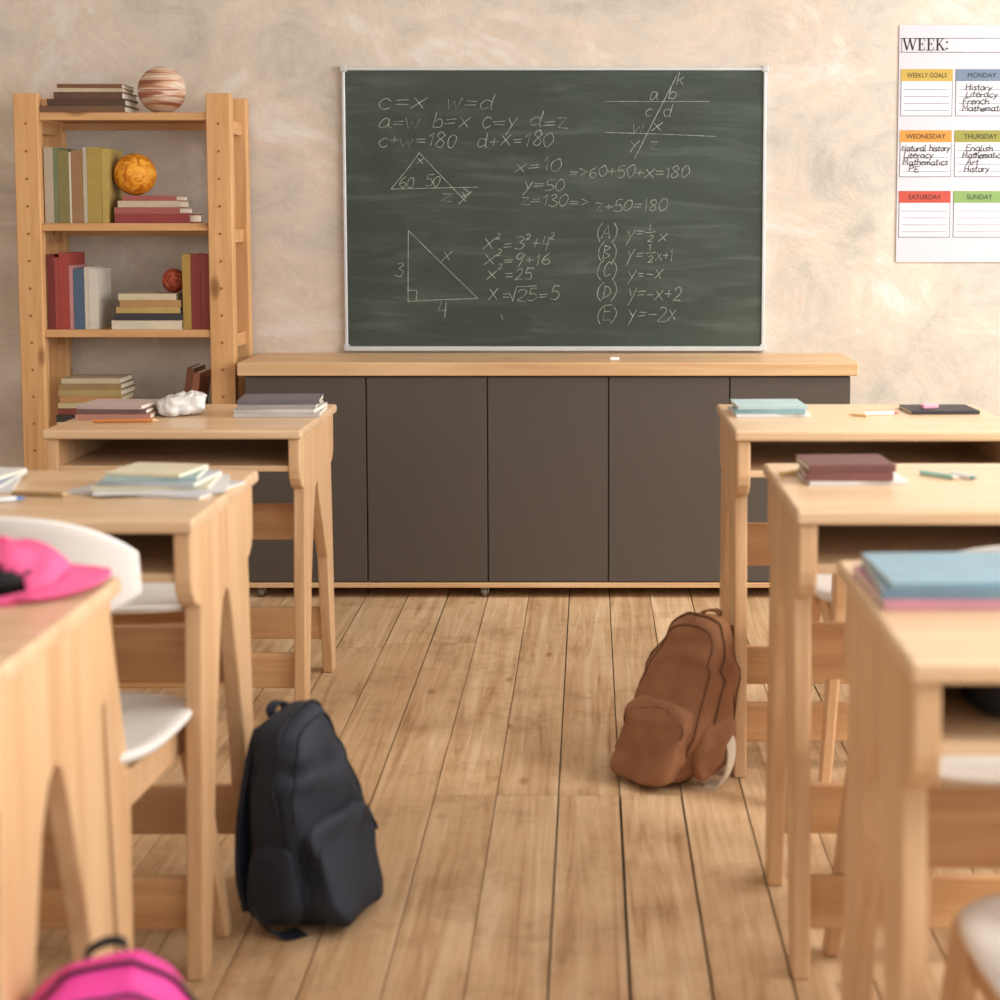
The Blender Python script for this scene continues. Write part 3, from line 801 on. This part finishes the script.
stack('book_stack', (.402, 3.70, z3), [(.165, .15, .007, (222, 222, 222), 3), (.155, .15, .009, (138, 178, 184), -3), (.155, .15, .007, (178, 202, 206), 2)])
pen((.645, 3.66, z3), math.radians(12), (226, 226, 226), L=.07, cap=(190, 60, 50)); pen((.60, 3.64, z3), 2.5, (226, 190, 130), L=.035, r=.003)
stack('notebook', (.795, 3.74, z3), [(.155, .13, .008, (50, 48, 54), 2)])
bm = bmesh.new(); bx(bm, -.02, .02, -.008, .008, 0, .01)
finish('pink_eraser', bm, mat('eraser_pink', (220, 156, 174), .7), None, (.77, 3.72, z3 + .0085), (0, 0, .3), bevel=.003)
stack('book_stack', (.430, 2.76, z3), [(.165, .13, .006, (222, 218, 216), 4, .01), (.145, .13, .014, (128, 82, 76), -2), (.145, .125, .012, (112, 70, 66), 3)])
pen((.590, 2.78, z3), math.radians(-50), (150, 196, 186), L=.07, cap=(240, 240, 236)); pen((.630, 2.77, z3), math.radians(-60), (230, 232, 232), L=.05, cap=(110, 160, 170))
pen((.345, 2.80, z3), math.radians(35), (226, 190, 130), L=.05)
stack('notebook_stack', (.440, 1.92, z3), [(.225, .19, .011, (206, 146, 160), 2), (.215, .185, .012, (118, 148, 166), -2), (.205, .17, .005, (140, 174, 190), 2)])
bm = bmesh.new(); blob(bm, (0, 0, .026), (.13, .08, .026), .5, .5, 32, 18)
finish('cubby_dark_filler', bm, blackM, None, (.53, 1.75, .6645), smooth=True)  # black blob added inside the cubby to make its opening dark

# pink cap on nearest left desk
cap = empty('baseball_cap', (-.70, 1.945, .7402), math.radians(-60))
pinkC = mat('cap_pink', (222, 88, 138), .75, .08, 20, bump=.2)
bm = bmesh.new(); rows = []
nu, nv = 40, 12
for i in range(nv + 1):
    ph = math.pi / 2 * i / nv; r_ = []
    for j in range(nu):
        th = 2 * math.pi * j / nu
        p = Vector((math.cos(ph) * math.cos(th) * .075, math.cos(ph) * math.sin(th) * .082, math.sin(ph) ** .9 * .068))
        p += Vector((noise.noise(p * 20), noise.noise(p * 20 + Vector((3, 3, 3))), noise.noise(p * 30) * .6)) * .016
        p.z = max(p.z, 0)
        r_.append(bm.verts.new(p))
    rows.append(r_)
for i in range(nv):
    for j in range(nu):
        th = 2 * math.pi * (j + .5) / nu
        a = abs(math.atan2(math.sin(th + .45), math.cos(th + .45)))
        if a < .55 and 1 <= i < 6 - a * 5: continue
        k = (j + 1) % nu
        bm.faces.new([rows[i][j], rows[i][k], rows[i + 1][k], rows[i + 1][j]])
o = finish('crown', bm, pinkC, cap, smooth=True)
md = o.modifiers.new('sol', 'SOLIDIFY'); md.thickness = .003
bm = bmesh.new(); blob(bm, (0, -.0, .028), (.060, .066, .026), 1, 1, 24, 12); finish('lining', bm, blackM, cap, smooth=True)
bm = bmesh.new(); g = []
for i in range(17):
    a = math.pi * i / 16; col = []
    for j in range(7):
        rr = j / 6
        xx = math.cos(a) * (.072 + .004 * rr); yy = math.sin(a) * (.070 + .055 * rr)
        col.append(bm.verts.new((xx, yy, .030 - .012 * rr * math.sin(a) - 3.5 * xx * xx)))
    g.append(col)
for i in range(16):
    for j in range(6): bm.faces.new([g[i][j], g[i + 1][j], g[i + 1][j + 1], g[i][j + 1]])
o = finish('brim', bm, pinkC, cap, smooth=True); md = o.modifiers.new('sol', 'SOLIDIFY'); md.thickness = .004
bm = bmesh.new(); blob(bm, (0, 0, .067), (.006, .006, .004), 1, 1, 12, 8); finish('button', bm, pinkC, cap, smooth=True)

# ------------------------------------------------------------------ light
w = bpy.data.worlds.new('world'); S.world = w; w.use_nodes = True
bg = w.node_tree.nodes['Background']; bg.inputs[0].default_value = (.97, .985, 1.0, 1); bg.inputs[1].default_value = .82
def area(name, loc, rot, sx, sy, e, c):
    l = bpy.data.lights.new(name, 'AREA'); l.shape = 'RECTANGLE'; l.size = sx; l.size_y = sy; l.energy = e; l.color = c
    o = bpy.data.objects.new(name, l); COL.objects.link(o); o.location = loc; o.rotation_euler = rot; return o
for i, (a, c) in enumerate(wins):
    area('window_light_%d' % (i + 1), (XR + .15, (a + c) / 2, 1.75), (0, math.radians(90 - 12), 0), 1.8, c - a, (84, 84, 70)[i], (1.0, .98, .95))
s = bpy.data.lights.new('sun', 'SUN'); s.energy = 1.7; s.angle = math.radians(10); s.color = (1, .94, .85)
so = bpy.data.objects.new('sun', s); COL.objects.link(so)
so.rotation_euler = Vector((-.75, .30, -.60)).to_track_quat('-Z', 'Y').to_euler(); so.location = (4, -1, 3)

# ------------------------------------------------------------------ camera
cd = bpy.data.cameras.new('camera'); cam = bpy.data.objects.new('camera', cd); COL.objects.link(cam)
cam.location = (0, 0, 1.19); cam.rotation_euler = (math.radians(85), 0, 0)
cd.sensor_width = 36; cd.lens = 59.4; cd.shift_x = -.09; cd.shift_y = -.138
cd.dof.use_dof = True; cd.dof.focus_distance = 4.9; cd.dof.aperture_fstop = 3.8
cd.clip_start = .05
S.camera = cam
S.view_settings.view_transform = 'Standard'
S.view_settings.look = 'None'
